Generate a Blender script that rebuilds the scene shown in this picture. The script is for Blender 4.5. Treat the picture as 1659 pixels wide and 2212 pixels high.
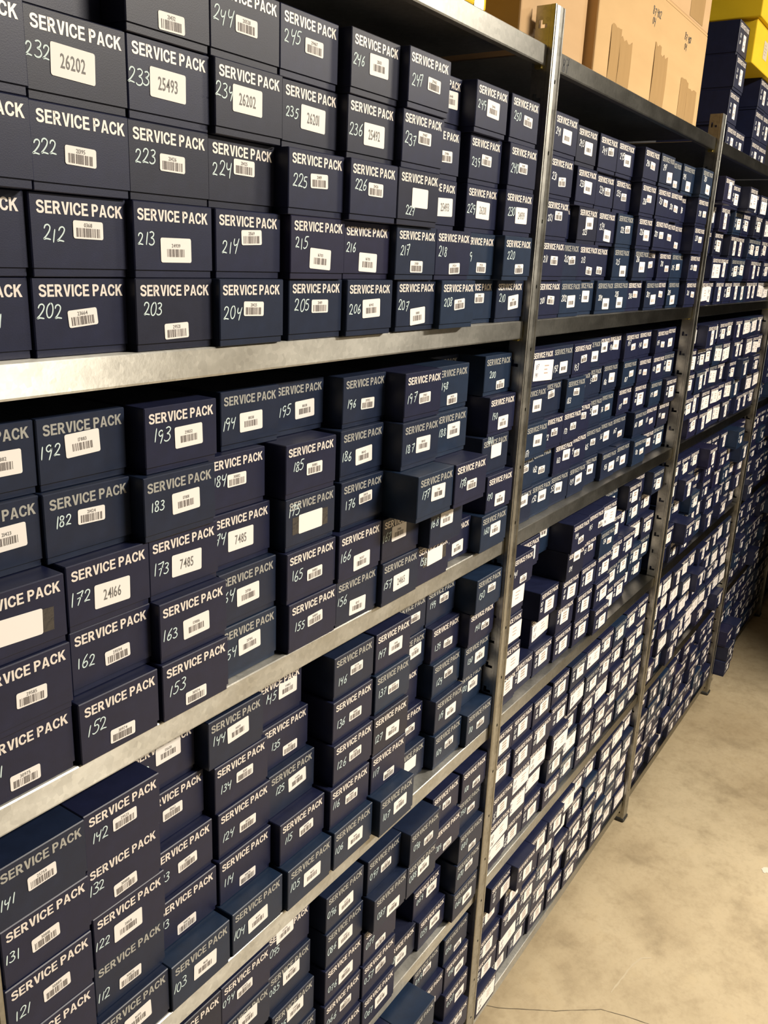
import bpy, bmesh, math, random
import numpy as np
from mathutils import Matrix, Vector

for o in list(bpy.data.objects):
    bpy.data.objects.remove(o, do_unlink=True)
SC = bpy.context.scene
COL = SC.collection

# ------------------------------------------------------------------ camera
cam_d = bpy.data.cameras.new('camera')
cam = bpy.data.objects.new('camera', cam_d)
COL.objects.link(cam)
cam_d.sensor_fit = 'VERTICAL'
cam_d.sensor_height = 24.0
cam_d.lens = 24.0 * 1838.97 / 2212.0
cam_d.clip_start = 0.02
cam.matrix_world = Matrix((( 0.5608, 0.2154, -0.7994, -1.3155),
                           (-0.8269, 0.1939, -0.5279, -0.5928),
                           ( 0.0413, 0.9571,  0.2868,  1.6423),
                           (0, 0, 0, 1)))
SC.camera = cam

# ------------------------------------------------------------------ world, lamps, exposure
W = bpy.data.worlds.new('world'); SC.world = W
W.use_nodes = True
W.node_tree.nodes['Background'].inputs[0].default_value = (1.0, 0.92, 0.80, 1)
W.node_tree.nodes['Background'].inputs[1].default_value = 0.02

def area(name, loc, sx, sy, power, color):
    d = bpy.data.lights.new(name, 'AREA'); d.shape = 'RECTANGLE'
    d.size = sx; d.size_y = sy; d.energy = power; d.color = color
    o = bpy.data.objects.new(name, d); COL.objects.link(o); o.location = loc
    return o
WARM = (1.0, 0.915, 0.78)
area('ceiling_lamp', (0.75, -2.35, 3.15), 1.1, 0.40, 262.0, WARM)
area('ceiling_lamp_far', (3.4, -2.35, 3.15), 1.1, 0.40, 150.0, WARM)

VS = SC.view_settings
VS.view_transform = 'Standard'
VS.look = 'None'
VS.gamma = 1.0
VS.use_curve_mapping = False
VS.exposure = 0.0

# ------------------------------------------------------------------ materials
MATS = {}
def newmat(name):
    m = bpy.data.materials.new(name); m.use_nodes = True
    MATS[name] = m
    nt = m.node_tree
    return m, nt, nt.nodes['Principled BSDF']
def setp(b, col=None, rough=None, metal=None, spec=None):
    if col is not None: b.inputs['Base Color'].default_value = (*col, 1)
    if rough is not None: b.inputs['Roughness'].default_value = rough
    if metal is not None: b.inputs['Metallic'].default_value = metal
    if spec is not None: b.inputs['Specular IOR Level'].default_value = spec
def noise(nt, scale, detail=3.0, rough=0.55, stretch=None, coord='Object'):
    tc = nt.nodes.new('ShaderNodeTexCoord'); n = nt.nodes.new('ShaderNodeTexNoise')
    n.inputs['Scale'].default_value = scale; n.inputs['Detail'].default_value = detail
    n.inputs['Roughness'].default_value = rough
    if stretch:
        mp = nt.nodes.new('ShaderNodeMapping'); mp.inputs['Scale'].default_value = stretch
        nt.links.new(tc.outputs[coord], mp.inputs[0]); nt.links.new(mp.outputs[0], n.inputs['Vector'])
    else:
        nt.links.new(tc.outputs[coord], n.inputs['Vector'])
    return n
def ramp(nt, src, stops):
    r = nt.nodes.new('ShaderNodeValToRGB')
    els = r.color_ramp.elements
    while len(els) < len(stops): els.new(0.5)
    for e, (p, c) in zip(els, stops):
        e.position = p; e.color = (*c, 1) if len(c) == 3 else c
    nt.links.new(src, r.inputs[0])
    return r
def bump(nt, b, src, strength, dist=0.001):
    n = nt.nodes.new('ShaderNodeBump'); n.inputs['Strength'].default_value = strength
    n.inputs['Distance'].default_value = dist
    nt.links.new(src, n.inputs['Height']); nt.links.new(n.outputs[0], b.inputs['Normal'])
def simple(name, col, rough=0.5, metal=0.0, spec=0.5):
    m, nt, b = newmat(name); setp(b, col, rough, metal, spec); return m
def carton(name, col, rough=0.42, spec=0.4):
    m, nt, b = newmat(name); setp(b, col, rough, 0, spec)
    n = noise(nt, 55, 4)
    r = ramp(nt, n.outputs[0], [(0.3, tuple(c*0.86 for c in col)), (0.7, tuple(min(1, c*1.14) for c in col))])
    nt.links.new(r.outputs[0], b.inputs['Base Color'])
    n2 = noise(nt, 900, 2); bump(nt, b, n2.outputs[0], 0.12, 0.0004)
    return m
TINT = {'n': carton('navy_carton', (0.0093, 0.0123, 0.0391)),
        'p': carton('plum_navy_carton', (0.0119, 0.0119, 0.0382)),
        'c': carton('charcoal_carton', (0.011, 0.0132, 0.0314)),
        't': carton('slate_carton', (0.0089, 0.0157, 0.0399)),
        'u': carton('petrol_carton', (0.0093, 0.0208, 0.0493))}
TKEYS = 'npctu'
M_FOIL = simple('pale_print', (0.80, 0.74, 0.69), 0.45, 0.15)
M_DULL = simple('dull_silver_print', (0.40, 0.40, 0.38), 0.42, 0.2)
M_CHALK = simple('paint_marker_aqua_white', (0.62, 0.75, 0.76), 0.6)
M_WHITEMARK = simple('paint_marker_white', (0.88, 0.90, 0.90), 0.6)
M_STICK = simple('sticker_paper', (0.84, 0.80, 0.77), 0.55)
M_INK = simple('sticker_ink', (0.15, 0.13, 0.125), 0.6)
M_GREYINK = simple('grey_sticker_ink', (0.16, 0.155, 0.15), 0.6)
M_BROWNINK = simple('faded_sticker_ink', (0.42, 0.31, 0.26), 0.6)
M_BLUEINK = simple('blue_pen_ink', (0.05, 0.05, 0.16), 0.5)
M_BLACKPEN = simple('black_marker', (0.012, 0.012, 0.014), 0.5)
def tapemat():
    m, nt, b = newmat('clear_tape'); setp(b, (0.45, 0.29, 0.135), 0.10, 0, 0.6)
    n = noise(nt, 30, 2, stretch=(1, 1, 0.2)); bump(nt, b, n.outputs[0], 0.25, 0.002)
    return m
M_TAPE = tapemat()
def tape2():
    m, nt, b = newmat('peeled_tape'); setp(b, (0.035, 0.033, 0.036), 0.18, 0, 0.6)
    n = noise(nt, 160, 3); bump(nt, b, n.outputs[0], 0.4, 0.001)
    return m
M_TAPE2 = tape2()
def zinc(name, ca, cb, ra, rb, an):
    m, nt, b = newmat(name)
    tc = nt.nodes.new('ShaderNodeTexCoord')
    v = nt.nodes.new('ShaderNodeTexVoronoi'); v.inputs['Scale'].default_value = 170
    nt.links.new(tc.outputs['Object'], v.inputs['Vector'])
    n = noise(nt, 14, 5, 0.6, stretch=(1, 1, 1.6))
    r = ramp(nt, n.outputs[0], [(0.3, ca), (0.7, cb)])
    mx = nt.nodes.new('ShaderNodeMixRGB'); mx.blend_type = 'MULTIPLY'; mx.inputs[0].default_value = 0.20
    bw = nt.nodes.new('ShaderNodeRGBToBW'); nt.links.new(v.outputs['Color'], bw.inputs[0])
    nt.links.new(r.outputs[0], mx.inputs[1]); nt.links.new(bw.outputs[0], mx.inputs[2])
    nt.links.new(mx.outputs[0], b.inputs['Base Color'])
    r2 = ramp(nt, n.outputs[0], [(0.25, (ra,)*3), (0.75, (rb,)*3)])
    nt.links.new(r2.outputs[0], b.inputs['Roughness'])
    b.inputs['Metallic'].default_value = 1.0
    b.inputs['Anisotropic'].default_value = an
    tg = nt.nodes.new('ShaderNodeCombineXYZ'); tg.inputs[1].default_value = 0.7; tg.inputs[2].default_value = 0.7
    nt.links.new(tg.outputs[0], b.inputs['Tangent'])
    n2 = noise(nt, 240, 3); bump(nt, b, n2.outputs[0], 0.08, 0.0006)
    return m
M_ZINC = zinc('galvanised_steel', (0.43, 0.42, 0.385), (0.53, 0.52, 0.48), 0.36, 0.44, 0.9)
M_POST = zinc('galvanised_post_steel', (0.36, 0.35, 0.32), (0.46, 0.45, 0.41), 0.30, 0.42, 0.6)
M_CLIP = simple('yellow_zinc_clip', (0.45, 0.36, 0.10), 0.35, 0.9)
M_FOOT = simple('black_plastic_foot', (0.02, 0.02, 0.02), 0.5)
def cardboard(name, a, b_):
    m, nt, b = newmat(name); setp(b, a, 0.75, 0, 0.3)
    n = noise(nt, 6, 4, stretch=(1, 1, 4))
    r = ramp(nt, n.outputs[0], [(0.3, a), (0.7, b_)])
    nt.links.new(r.outputs[0], b.inputs['Base Color'])
    n2 = noise(nt, 120, 2, stretch=(1, 1, 0.05)); bump(nt, b, n2.outputs[0], 0.06, 0.001)
    return m
M_CARD = cardboard('brown_cardboard', (0.50, 0.325, 0.15), (0.55, 0.36, 0.17))
M_CARD2 = cardboard('pinkish_cardboard', (0.49, 0.315, 0.16), (0.53, 0.345, 0.18))
M_YEL = cardboard('yellow_carton', (0.72, 0.48, 0.01), (0.80, 0.54, 0.015))
def concrete():
    m, nt, b = newmat('polished_concrete')
    n1 = noise(nt, 1.3, 5, 0.60); n2 = noise(nt, 5.5, 8, 0.68); n3 = noise(nt, 70.0, 4, 0.6); n4 = noise(nt, 17.0, 6, 0.7)
    r1 = ramp(nt, n1.outputs[0], [(0.35, (0.37, 0.290, 0.180)), (0.65, (0.48, 0.395, 0.262))])
    r2 = ramp(nt, n2.outputs[0], [(0.34, (0.66, 0.64, 0.60)), (0.47, (0.91, 0.90, 0.88)), (0.56, (1, 1, 1)), (0.72, (1.0, 0.98, 0.94))])
    r4 = ramp(nt, n4.outputs[0], [(0.36, (0.80, 0.78, 0.75)), (0.50, (1, 1, 1)), (0.8, (1, 1, 0.98))])
    r3 = ramp(nt, n3.outputs[0], [(0.25, (0.80, 0.79, 0.77)), (0.5, (1, 1, 1))])
    prev = r1
    for r, f in ((r2, 0.85), (r4, 0.55), (r3, 0.5)):
        a = nt.nodes.new('ShaderNodeMixRGB'); a.blend_type = 'MULTIPLY'; a.inputs[0].default_value = f
        nt.links.new(prev.outputs[0], a.inputs[1]); nt.links.new(r.outputs[0], a.inputs[2]); prev = a
    nt.links.new(prev.outputs[0], b.inputs['Base Color'])
    rr = ramp(nt, n2.outputs[0], [(0.3, (0.66,)*3), (0.7, (0.44,)*3)])
    nt.links.new(rr.outputs[0], b.inputs['Roughness'])
    bump(nt, b, n3.outputs[0], 0.10, 0.002)
    return m
M_FLOOR = concrete()
M_CRACK = simple('crack_dirt', (0.11, 0.09, 0.06), 0.9)
M_SCUFF = simple('pale_scuff', (0.46, 0.385, 0.265), 0.6)
M_WALL = simple('painted_wall', (0.07, 0.07, 0.07), 0.8)
M_DARKWALL = simple('dark_back_sheet', (0.05, 0.05, 0.055), 0.8)
M_CEIL = simple('ceiling_paint', (0.62, 0.60, 0.56), 0.9)

# ------------------------------------------------------------------ object helpers
def tag(o, label=None, cat=None, group=None, kind=None):
    if label: o['label'] = label
    if cat: o['category'] = cat
    if group: o['group'] = group
    if kind: o['kind'] = kind
    return o
def link(name, me, parent=None, loc=None):
    o = bpy.data.objects.new(name, me); COL.objects.link(o)
    if parent: o.parent = parent
    if loc is not None: o.location = loc
    return o
def empty(name, loc):
    o = bpy.data.objects.new(name, None); COL.objects.link(o); o.location = loc
    o.empty_display_size = 0.02
    return o
def mesh(name, verts, faces, mats, mi=None, smooth=False):
    me = bpy.data.meshes.new(name)
    me.from_pydata([tuple(v) for v in verts], [], [tuple(f) for f in faces])
    for m in (mats if isinstance(mats, (list, tuple)) else [mats]): me.materials.append(m)
    if mi is not None: me.polygons.foreach_set('material_index', mi)
    if smooth: me.polygons.foreach_set('use_smooth', [True]*len(me.polygons))
    me.update()
    return me
def bm_box(bm, x0, x1, y0, y1, z0, z1):
    v = [bm.verts.new(p) for p in ((x0,y0,z0),(x1,y0,z0),(x1,y1,z0),(x0,y1,z0),(x0,y0,z1),(x1,y0,z1),(x1,y1,z1),(x0,y1,z1))]
    for f in ((0,3,2,1),(4,5,6,7),(0,1,5,4),(1,2,6,5),(2,3,7,6),(3,0,4,7)):
        bm.faces.new([v[i] for i in f])
    return v
def bm_mesh(name, bm, mats):
    bm.normal_update()
    me = bpy.data.meshes.new(name); bm.to_mesh(me); bm.free()
    for m in (mats if isinstance(mats, (list, tuple)) else [mats]): me.materials.append(m)
    return me
def box_mesh(name, x0, x1, y0, y1, z0, z1, mat, bev=0.0, seg=1):
    bm = bmesh.new(); bm_box(bm, x0, x1, y0, y1, z0, z1)
    if bev: bmesh.ops.bevel(bm, geom=list(bm.edges), offset=bev, segments=seg, affect='EDGES', profile=0.5)
    return bm_mesh(name, bm, mat)

# ------------------------------------------------------------------ flat drawing in the (u, v) plane of a face
class Flat:
    """flat print: polygons in (u, v) millimetres, laid on a face at y = -off"""
    def __init__(s): s.v = []; s.f = []; s.m = []
    def add(s, pts, faces, m=0):
        b = len(s.v); s.v += list(pts); s.f += [tuple(i + b for i in f) for f in faces]; s.m += [m]*len(faces)
    def rect(s, u0, v0, u1, v1, m=0):
        s.add([(u0,v0),(u1,v0),(u1,v1),(u0,v1)], [(0,1,2,3)], m)
    def rrect(s, u0, v0, u1, v1, r, m=0):
        p = []
        for cx, cy, a0 in ((u1-r,v0+r,-90),(u1-r,v1-r,0),(u0+r,v1-r,90),(u0+r,v0+r,180)):
            for k in range(3):
                a = math.radians(a0 + 45*k); p.append((cx + r*math.cos(a), cy + r*math.sin(a)))
        s.add(p, [tuple(range(12))], m)
    def ribbon(s, pts, w, m=0, cap=0.72):
        n = len(pts)
        if n < 2: return
        L = []; R = []
        for i, (x, y) in enumerate(pts):
            x0, y0 = pts[max(0, i-1)]; x1, y1 = pts[min(n-1, i+1)]
            dx, dy = x1-x0, y1-y0; d = math.hypot(dx, dy) or 1
            k = w*0.5*(cap if i in (0, n-1) else 1.0)
            L.append((x - dy/d*k, y + dx/d*k)); R.append((x + dy/d*k, y - dx/d*k))
        (ax, ay), (bx, by) = pts[0], pts[1]; d = math.hypot(bx-ax, by-ay) or 1
        c0 = (ax-(bx-ax)/d*w*0.35, ay-(by-ay)/d*w*0.35)
        (ax, ay), (bx, by) = pts[-1], pts[-2]; d = math.hypot(bx-ax, by-ay) or 1
        c1 = (ax-(bx-ax)/d*w*0.35, ay-(by-ay)/d*w*0.35)
        if cap == 1.0: c0, c1 = pts[0], pts[-1]
        P = L + R + [c0, c1]
        F = [(i, n+i, n+i+1, i+1) for i in range(n-1)] + [(2*n, n, 0), (2*n+1, n-1, 2*n-1)]
        s.add(P, F, m)
    def glyphs(s, txt, u, v, h, sx=1.0, m=0, centre=False, track=0.0):
        wid = sum(GL[c][2]*h*sx + track for c in txt)
        if centre: u -= wid/2
        for c in txt:
            P, F, adv = GL[c]
            s.add([(u + x*h*sx, v + y*h) for x, y in P], F, m)
            u += adv*h*sx + track
        return wid
    def hand(s, txt, u, v, h, w, m=0, seed=0, adv=0.70, centre=False):
        rn = random.Random(seed)
        if centre: u -= adv*h*len(txt)*0.5; v -= h*0.5
        for c in txt:
            sl = rn.uniform(0.02, 0.22); dy = rn.uniform(-0.10, 0.10)*h; sc = rn.uniform(0.88, 1.1)
            for st in HAND[c]:
                q = catmull(st, 3)
                s.ribbon([(u + (x + sl*y)*h*sc, v + dy + y*h*sc) for x, y in q], w, m)
            u += (adv*0.62 if c == '1' else adv)*h + rn.uniform(-0.03, 0.05)*h
    def barcode(s, u0, v0, u1, v1, n, m=0, seed=0):
        rn = random.Random(seed); wts = [rn.choice((1, 1, 2, 3)) for _ in range(2*n)]; T = sum(wts); x = u0
        for i, k in enumerate(wts):
            d = (u1-u0)*k/T
            if i % 2 == 0: s.rect(x, v0, x+d, v1, m)
            x += d
    def mesh(s, name, mats, off=0.0):
        vs = [(u*0.001, -off, v*0.001) for u, v in s.v]
        return mesh(name, vs, s.f, mats, s.m)
def catmull(p, k):
    if len(p) < 3: return list(p)
    out = []
    for i in range(len(p)-1):
        a = p[max(0, i-1)]; b = p[i]; c = p[i+1]; d = p[min(len(p)-1, i+2)]
        for j in range(k):
            t = j/k
            out.append(tuple(0.5*((2*b[q]) + (c[q]-a[q])*t + (2*a[q]-5*b[q]+4*c[q]-d[q])*t*t + (-a[q]+3*b[q]-3*c[q]+d[q])*t**3) for q in (0, 1)))
    out.append(p[-1])
    return out
HAND = {
 '0': [[(.30,1),(.10,.82),(.02,.45),(.12,.08),(.30,0),(.48,.2),(.52,.6),(.42,.92),(.28,.98)]],
 '1': [[(.22,1),(.18,.5),(.16,0)]],
 '2': [[(.02,.74),(.10,.94),(.30,1),(.47,.85),(.42,.58),(.20,.25),(.0,.03),(.22,.07),(.55,.02)]],
 '3': [[(.05,.93),(.28,1),(.47,.86),(.38,.64),(.20,.53),(.42,.46),(.53,.22),(.38,.02),(.14,0),(.0,.10)]],
 '4': [[(.06,1),(.03,.68),(.16,.50),(.40,.60)],[(.55,1.02),(.45,.55),(.34,-.12)]],
 '5': [[(.56,1),(.18,.96),(.12,.60),(.34,.62),(.50,.40),(.40,.10),(.15,0),(.0,.08)]],
 '6': [[(.46,1.02),(.22,.72),(.06,.30),(.15,.03),(.38,.04),(.50,.28),(.36,.48),(.10,.34)]],
 '7': [[(.0,.92),(.28,.94),(.54,1),(.38,.52),(.22,-.06)],[(.10,.48),(.50,.58)]],
 '8': [[(.46,.90),(.25,1),(.08,.86),(.20,.60),(.44,.36),(.44,.10),(.25,0),(.06,.12),(.14,.40),(.40,.66),(.49,.88)]],
 '9': [[(.48,.84),(.30,1),(.08,.86),(.08,.62),(.28,.50),(.48,.70),(.52,.98),(.46,.42),(.30,-.12)]],
}
# printed letters: outlines of Blender's built-in font, scaled so that capitals are 1 high
def font_glyphs(chars, weight, res=2):
    out = {}
    def one(ch, off):
        cu = bpy.data.curves.new('glyph', 'FONT'); cu.body = ch; cu.size = 1.0
        cu.resolution_u = res; cu.offset = off; cu.fill_mode = 'FRONT'
        ob = bpy.data.objects.new('glyph', cu); COL.objects.link(ob)
        bpy.context.view_layer.update()
        me = ob.to_mesh()
        P = [(v.co.x, v.co.y) for v in me.vertices]; F = [tuple(p.vertices) for p in me.polygons]
        ob.to_mesh_clear(); bpy.data.objects.remove(ob); bpy.data.curves.remove(cu)
        return P, F
    P, F = one('E', weight); cap = max(p[1] for p in P) - min(p[1] for p in P)
    for c in chars:
        if c == ' ': out[c] = ([], [], 0.34); continue
        P, F = one(c, weight)
        x0 = min(p[0] for p in P); x1 = max(p[0] for p in P)
        y0 = -weight
        P = [((x-x0)/cap, (y-y0)/cap) for x, y in P]
        out[c] = (P, F, (x1-x0)/cap + 0.115)
    return out
GL = {}
def _ltr(polys, ribbons, adv, w=0.185):
    f = Flat()
    for p in polys: f.add(p, [tuple(range(len(p)))])
    for r in ribbons: f.ribbon(catmull(r, 3), w, 0, 1.0)
    return (f.v, f.f, adv + 0.085)
_bowl = [(.08,.915),(.34,.915),(.48,.86),(.545,.70),(.48,.54),(.34,.485),(.08,.485)]
_stem = [(0,0),(.2,0),(.2,1),(0,1)]
GL['S'] = _ltr([], [[(.595,.72),(.53,.86),(.35,.912),(.17,.86),(.11,.72),(.19,.59),(.36,.52),(.54,.43),(.60,.28),(.53,.13),(.35,.085),(.16,.13),(.085,.29)]], .69)
GL['E'] = _ltr([[(0,0),(.62,0),(.62,.17),(.2,.17),(.2,.43),(.57,.43),(.57,.59),(.2,.59),(.2,.83),(.60,.83),(.60,1),(0,1)]], [], .62)
GL['R'] = _ltr([_stem, [(.26,.42),(.47,.45),(.72,0),(.48,0)]], [_bowl], .71)
GL['V'] = _ltr([[(0,1),(.215,1),(.355,.25),(.495,1),(.71,1),(.465,0),(.245,0)]], [], .70)
GL['I'] = _ltr([_stem], [], .2)
GL['C'] = _ltr([], [[(.63,.66),(.55,.84),(.38,.912),(.20,.84),(.105,.64),(.095,.5),(.105,.36),(.20,.16),(.38,.088),(.55,.15),(.635,.35)]], .71)
GL['P'] = _ltr([_stem], [_bowl], .64)
GL['A'] = _ltr([[(0,0),(.205,0),(.375,.78),(.375,1),(.265,1)], [(.75,0),(.545,0),(.375,.78),(.375,1),(.485,1)], [(.2,.2),(.55,.2),(.51,.36),(.24,.36)]], [], .74)
GL['K'] = _ltr([_stem, [(.2,.36),(.2,.64),(.47,1),(.71,1)], [(.27,.50),(.41,.64),(.74,0),(.50,0)]], [], .72)
GL[' '] = ([], [], 0.27)
GLT = font_glyphs('0123456789', 0.010, 2)
GL.update(GLT)

# ------------------------------------------------------------------ the room
def quadmesh(name, pts, mat): return mesh(name, pts, [(0,1,2,3)], mat)
X0, X1, Y0, Y1, ZC = -3.6, 6.2, -3.4, 0.62, 3.7
def slab(name, x0, x1, y0, y1, z0, z1, mat):
    return tag(link(name, box_mesh(name, x0, x1, y0, y1, z0, z1, mat)), kind='structure')
floor = slab('floor', X0-.1, X1+.1, Y0-.1, Y1+.1, -0.12, 0.0, M_FLOOR)
slab('ceiling', X0-.1, X1+.1, Y0-.1, Y1+.1, ZC, ZC+.1, M_CEIL)
slab('wall_left', X0-.1, X1+.1, Y1, Y1+.1, 0, ZC, M_DARKWALL)
slab('wall_right', X0-.1, X1+.1, Y0-.1, Y0, 0, ZC, M_WALL)
slab('wall_far', X1, X1+.1, Y0, Y1, 0, ZC, M_WALL)
slab('wall_near', X0-.1, X0, Y0, Y1, 0, ZC, M_WALL)
slab('unseen_light_block', 1.85, X1, -1.05, -0.85, 0, 2.30, M_DARKWALL)  # unseen block standing in for opposite racking, added to shade the farther bays
# joint crack and pale scuffs that can be seen on the concrete
def strip(name, pts, w, mat, z, seed=0, parent=None):
    rn = random.Random(seed); fl = Flat(); q = []
    for (a, b) in zip(pts, pts[1:]):
        n = max(2, int(math.hypot(b[0]-a[0], b[1]-a[1])/0.012))
        for i in range(n):
            t = i/n; q.append((a[0]+(b[0]-a[0])*t + rn.uniform(-1, 1)*w*0.35, a[1]+(b[1]-a[1])*t + rn.uniform(-1, 1)*w*0.35))
    L = []; R = []
    for i, (x, y) in enumerate(q):
        x0, y0 = q[max(0, i-1)]; x1, y1 = q[min(len(q)-1, i+1)]; dx, dy = x1-x0, y1-y0; d = math.hypot(dx, dy) or 1
        k = w*rn.uniform(0.25, 0.75); L.append((x-dy/d*k, y+dx/d*k, z)); R.append((x+dy/d*k, y-dx/d*k, z))
    n = len(q)
    return link(name, mesh(name, L+R, [(i, n+i, n+i+1, i+1) for i in range(n-1)], mat), parent)
strip('crack', [(0.141,0.028),(0.151,0.003),(0.182,-0.046),(0.222,-0.108),(0.289,-0.192),(0.305,-0.244),(0.315,-0.291),(0.33,-0.36),(0.38,-0.55)], 0.0014, M_CRACK, 0.0006, 3, floor)
strip('scuff', [(0.349,-0.195),(0.385,-0.199),(0.45,-0.206),(0.496,-0.219),(0.523,-0.252)], 0.0032, M_SCUFF, 0.0005, 5, floor)
_b = Flat(); _b.v = []
rn = random.Random(9)
pts = [(1.035 + 0.016*math.cos(a)*rn.uniform(.6,1.2), -0.408 + 0.013*math.sin(a)*rn.uniform(.6,1.2), 0.0008) for a in [i*math.pi/7 for i in range(14)]]
link('paint_spot', mesh('paint_spot', pts, [tuple(range(14))], simple('white_paint_spot', (0.62, 0.56, 0.46), 0.6)), floor)

# ------------------------------------------------------------------ shelving rack
PIT = 1.012
SHELF = [1.9534, 1.5520, 1.1816, 0.8098, 0.4382, 0.0775]     # tops of the shelf trays
LIP, YF, DEP = 0.028, 0.008, 0.34
def perf_plate(us, vs, holes, thick):
    """perforated sheet in (u, v); returns verts (u, w, v) and faces with hole walls"""
    V = {}; P = []; F = []
    def vid(i, j, k):
        if (i, j, k) not in V:
            V[(i, j, k)] = len(P); P.append((us[i], k*thick, vs[j]))
        return V[(i, j, k)]
    nu, nv = len(us)-1, len(vs)-1
    solid = lambda i, j: 0 <= i < nu and 0 <= j < nv and (i, j) not in holes
    for i in range(nu):
        for j in range(nv):
            if not solid(i, j): continue
            F.append([vid(i,j,0), vid(i+1,j,0), vid(i+1,j+1,0), vid(i,j+1,0)])
            F.append([vid(i,j,1), vid(i,j+1,1), vid(i+1,j+1,1), vid(i+1,j,1)])
            if not solid(i-1, j): F.append([vid(i,j,0), vid(i,j+1,0), vid(i,j+1,1), vid(i,j,1)])
            if not solid(i+1, j): F.append([vid(i+1,j,0), vid(i+1,j,1), vid(i+1,j+1,1), vid(i+1,j+1,0)])
            if not solid(i, j-1): F.append([vid(i,j,0), vid(i,j,1), vid(i+1,j,1), vid(i+1,j,0)])
            if not solid(i, j+1): F.append([vid(i,j+1,0), vid(i+1,j+1,0), vid(i+1,j+1,1), vid(i,j+1,1)])
    return P, F
def upright_mesh():
    H = 2.008; V = []; F = []
    def add(P, fs):
        b = len(V); V.extend(P); F.extend([[i+b for i in f] for f in fs])
    # front face: a hole every 100 mm and a pair of slits half-way between
    us = [-.0165, -.0115, -.0105, -.0022, .0012, .0020, .0022, .0062, .0070, .0115, .0125, .0165]
    vs = [0.012]; hv = []
    z = 1.9064 - 1.8
    for k in range(19):
        zc = 0.1064 + 0.1*k
        if zc - 0.062 > 0.02: vs += [zc-0.064, zc-0.038]; hv.append(('s', len(vs)-2))
        vs += [zc-0.0028, zc+0.0028]; hv.append(('h', len(vs)-2))
    vs += [1.9064+0.036, 1.9064+0.062, H]; hv.append(('s', len(vs)-3))
    holes = set()
    for t, j in hv:
        if t == 'h': holes |= {(3, j), (4, j), (5, j)}
        else: holes |= {(4, j), (7, j)}
    P, fs = perf_plate(us, vs, holes, 0.0015)
    P = [(x, y + (0.0009 if abs(abs(x)-0.011) < 0.0012 else 0.0), z) for x, y, z in P]
    add(P, fs)
    # rounded corner and first return of the side flanges, then the perforated webs
    for s in (-1, 1):
        prof = [(.0165, 0.0), (.0176, .0005), (.018, .0016), (.018, .0075), (.0172, .0082)]
        n = len(prof)
        P = [(s*x, y, z) for z in (0.012, H) for x, y in prof] 
        fs = [[i, i+1, n+i+1, n+i] for i in range(n-1)]
        add(P, fs if s > 0 else [f[::-1] for f in fs])
        us = [.0082, .0125, .0165, .0205, .0262, .0315]; vs = [0.012]; holes = set()
        zc = 0.0350
        while zc < 1.99:
            vs += [zc-.0075, zc-.0025, zc+.0035]; j = len(vs)-3
            holes |= {(1, j), (2, j), (3, j), (3, j+1)}
            zc += 0.05
        vs.append(H)
        P, fs = perf_plate(us, vs, holes, 0.0014)
        add([(s*(0.0172 - w), u, v) for u, w, v in P], fs)
    return mesh('upright', V, F, M_POST)
def shelf_mesh(L):
    # folded tray: front lip with returned edge, top sheet, back lip, seen in section (y, z)
    sec = [(YF+.014, -LIP+.0012), (YF+.001, -LIP), (YF, -LIP+.002), (YF, -.0012), (YF+.0012, 0.0), (DEP-.001, 0.0), (DEP, -.001), (DEP, -LIP), (DEP-.0012, -LIP), (DEP-.0012, -.0022),
           (YF+.0022, -.0012), (YF+.0012, -.003), (YF+.0012, -LIP+.003), (YF+.014, -LIP+.0024)]
    n = len(sec); V = [(x, y, z) for x in (0, L) for y, z in sec]
    F = [[i, (i+1) % n, n+(i+1) % n, n+i] for i in range(n)]
    F = [f[::-1] for f in F]
    F.append(list(range(n))); F.append(list(range(2*n-1, n-1, -1)))
    return mesh('shelf_tray', V, F, M_ZINC)
rack = empty('shelving_rack', (0, 0, 0))
tag(rack, 'long galvanised steel shelving rack with slotted uprights along the aisle', 'shelving')
UM = upright_mesh()
FOOTM = box_mesh('foot', -.0205, .0205, -.003, .034, 0, .013, M_FOOT, .003, 1)
UPX = [-PIT, 0, PIT, 2*PIT, 3*PIT, 4*PIT]
for x in UPX:
    u = link('upright', UM, rack, (x, 0, 0)); link('foot', FOOTM, u)
    r = link('rear_upright', UM, rack, (x, DEP+.01, 0)); r.rotation_euler = (0, 0, math.pi); r.location = (x, DEP+.004, 0)
GAPX = 0.0215
SM = shelf_mesh(PIT - 2*GAPX)
CLIPM = box_mesh('shelf_clip', -.0045, .0045, 0, .012, -.020, .004, M_CLIP, .001, 1)
TRAYS = {}
for b in range(5):
    for l, z in enumerate(SHELF):
        t = link('shelf_tray', SM, rack, (UPX[b]+GAPX, 0, z))
        TRAYS[(b, l)] = t
        for e in (-.0005, PIT - 2*GAPX + .0005): link('shelf_clip', CLIPM, t, (e, .012, -.012))
# hand-written bay number on the top tray of the second bay
fl = Flat(); fl.hand('87', 0, 0, 18, 2.6, 0, 4, adv=0.74)
o = link('marker_number', fl.mesh('marker_number', [M_BLACKPEN], 0.0003), TRAYS[(1, 0)], (.041-GAPX, YF, -.0225))
tag(o, 'number 87 written in black marker on the tray edge')

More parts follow.
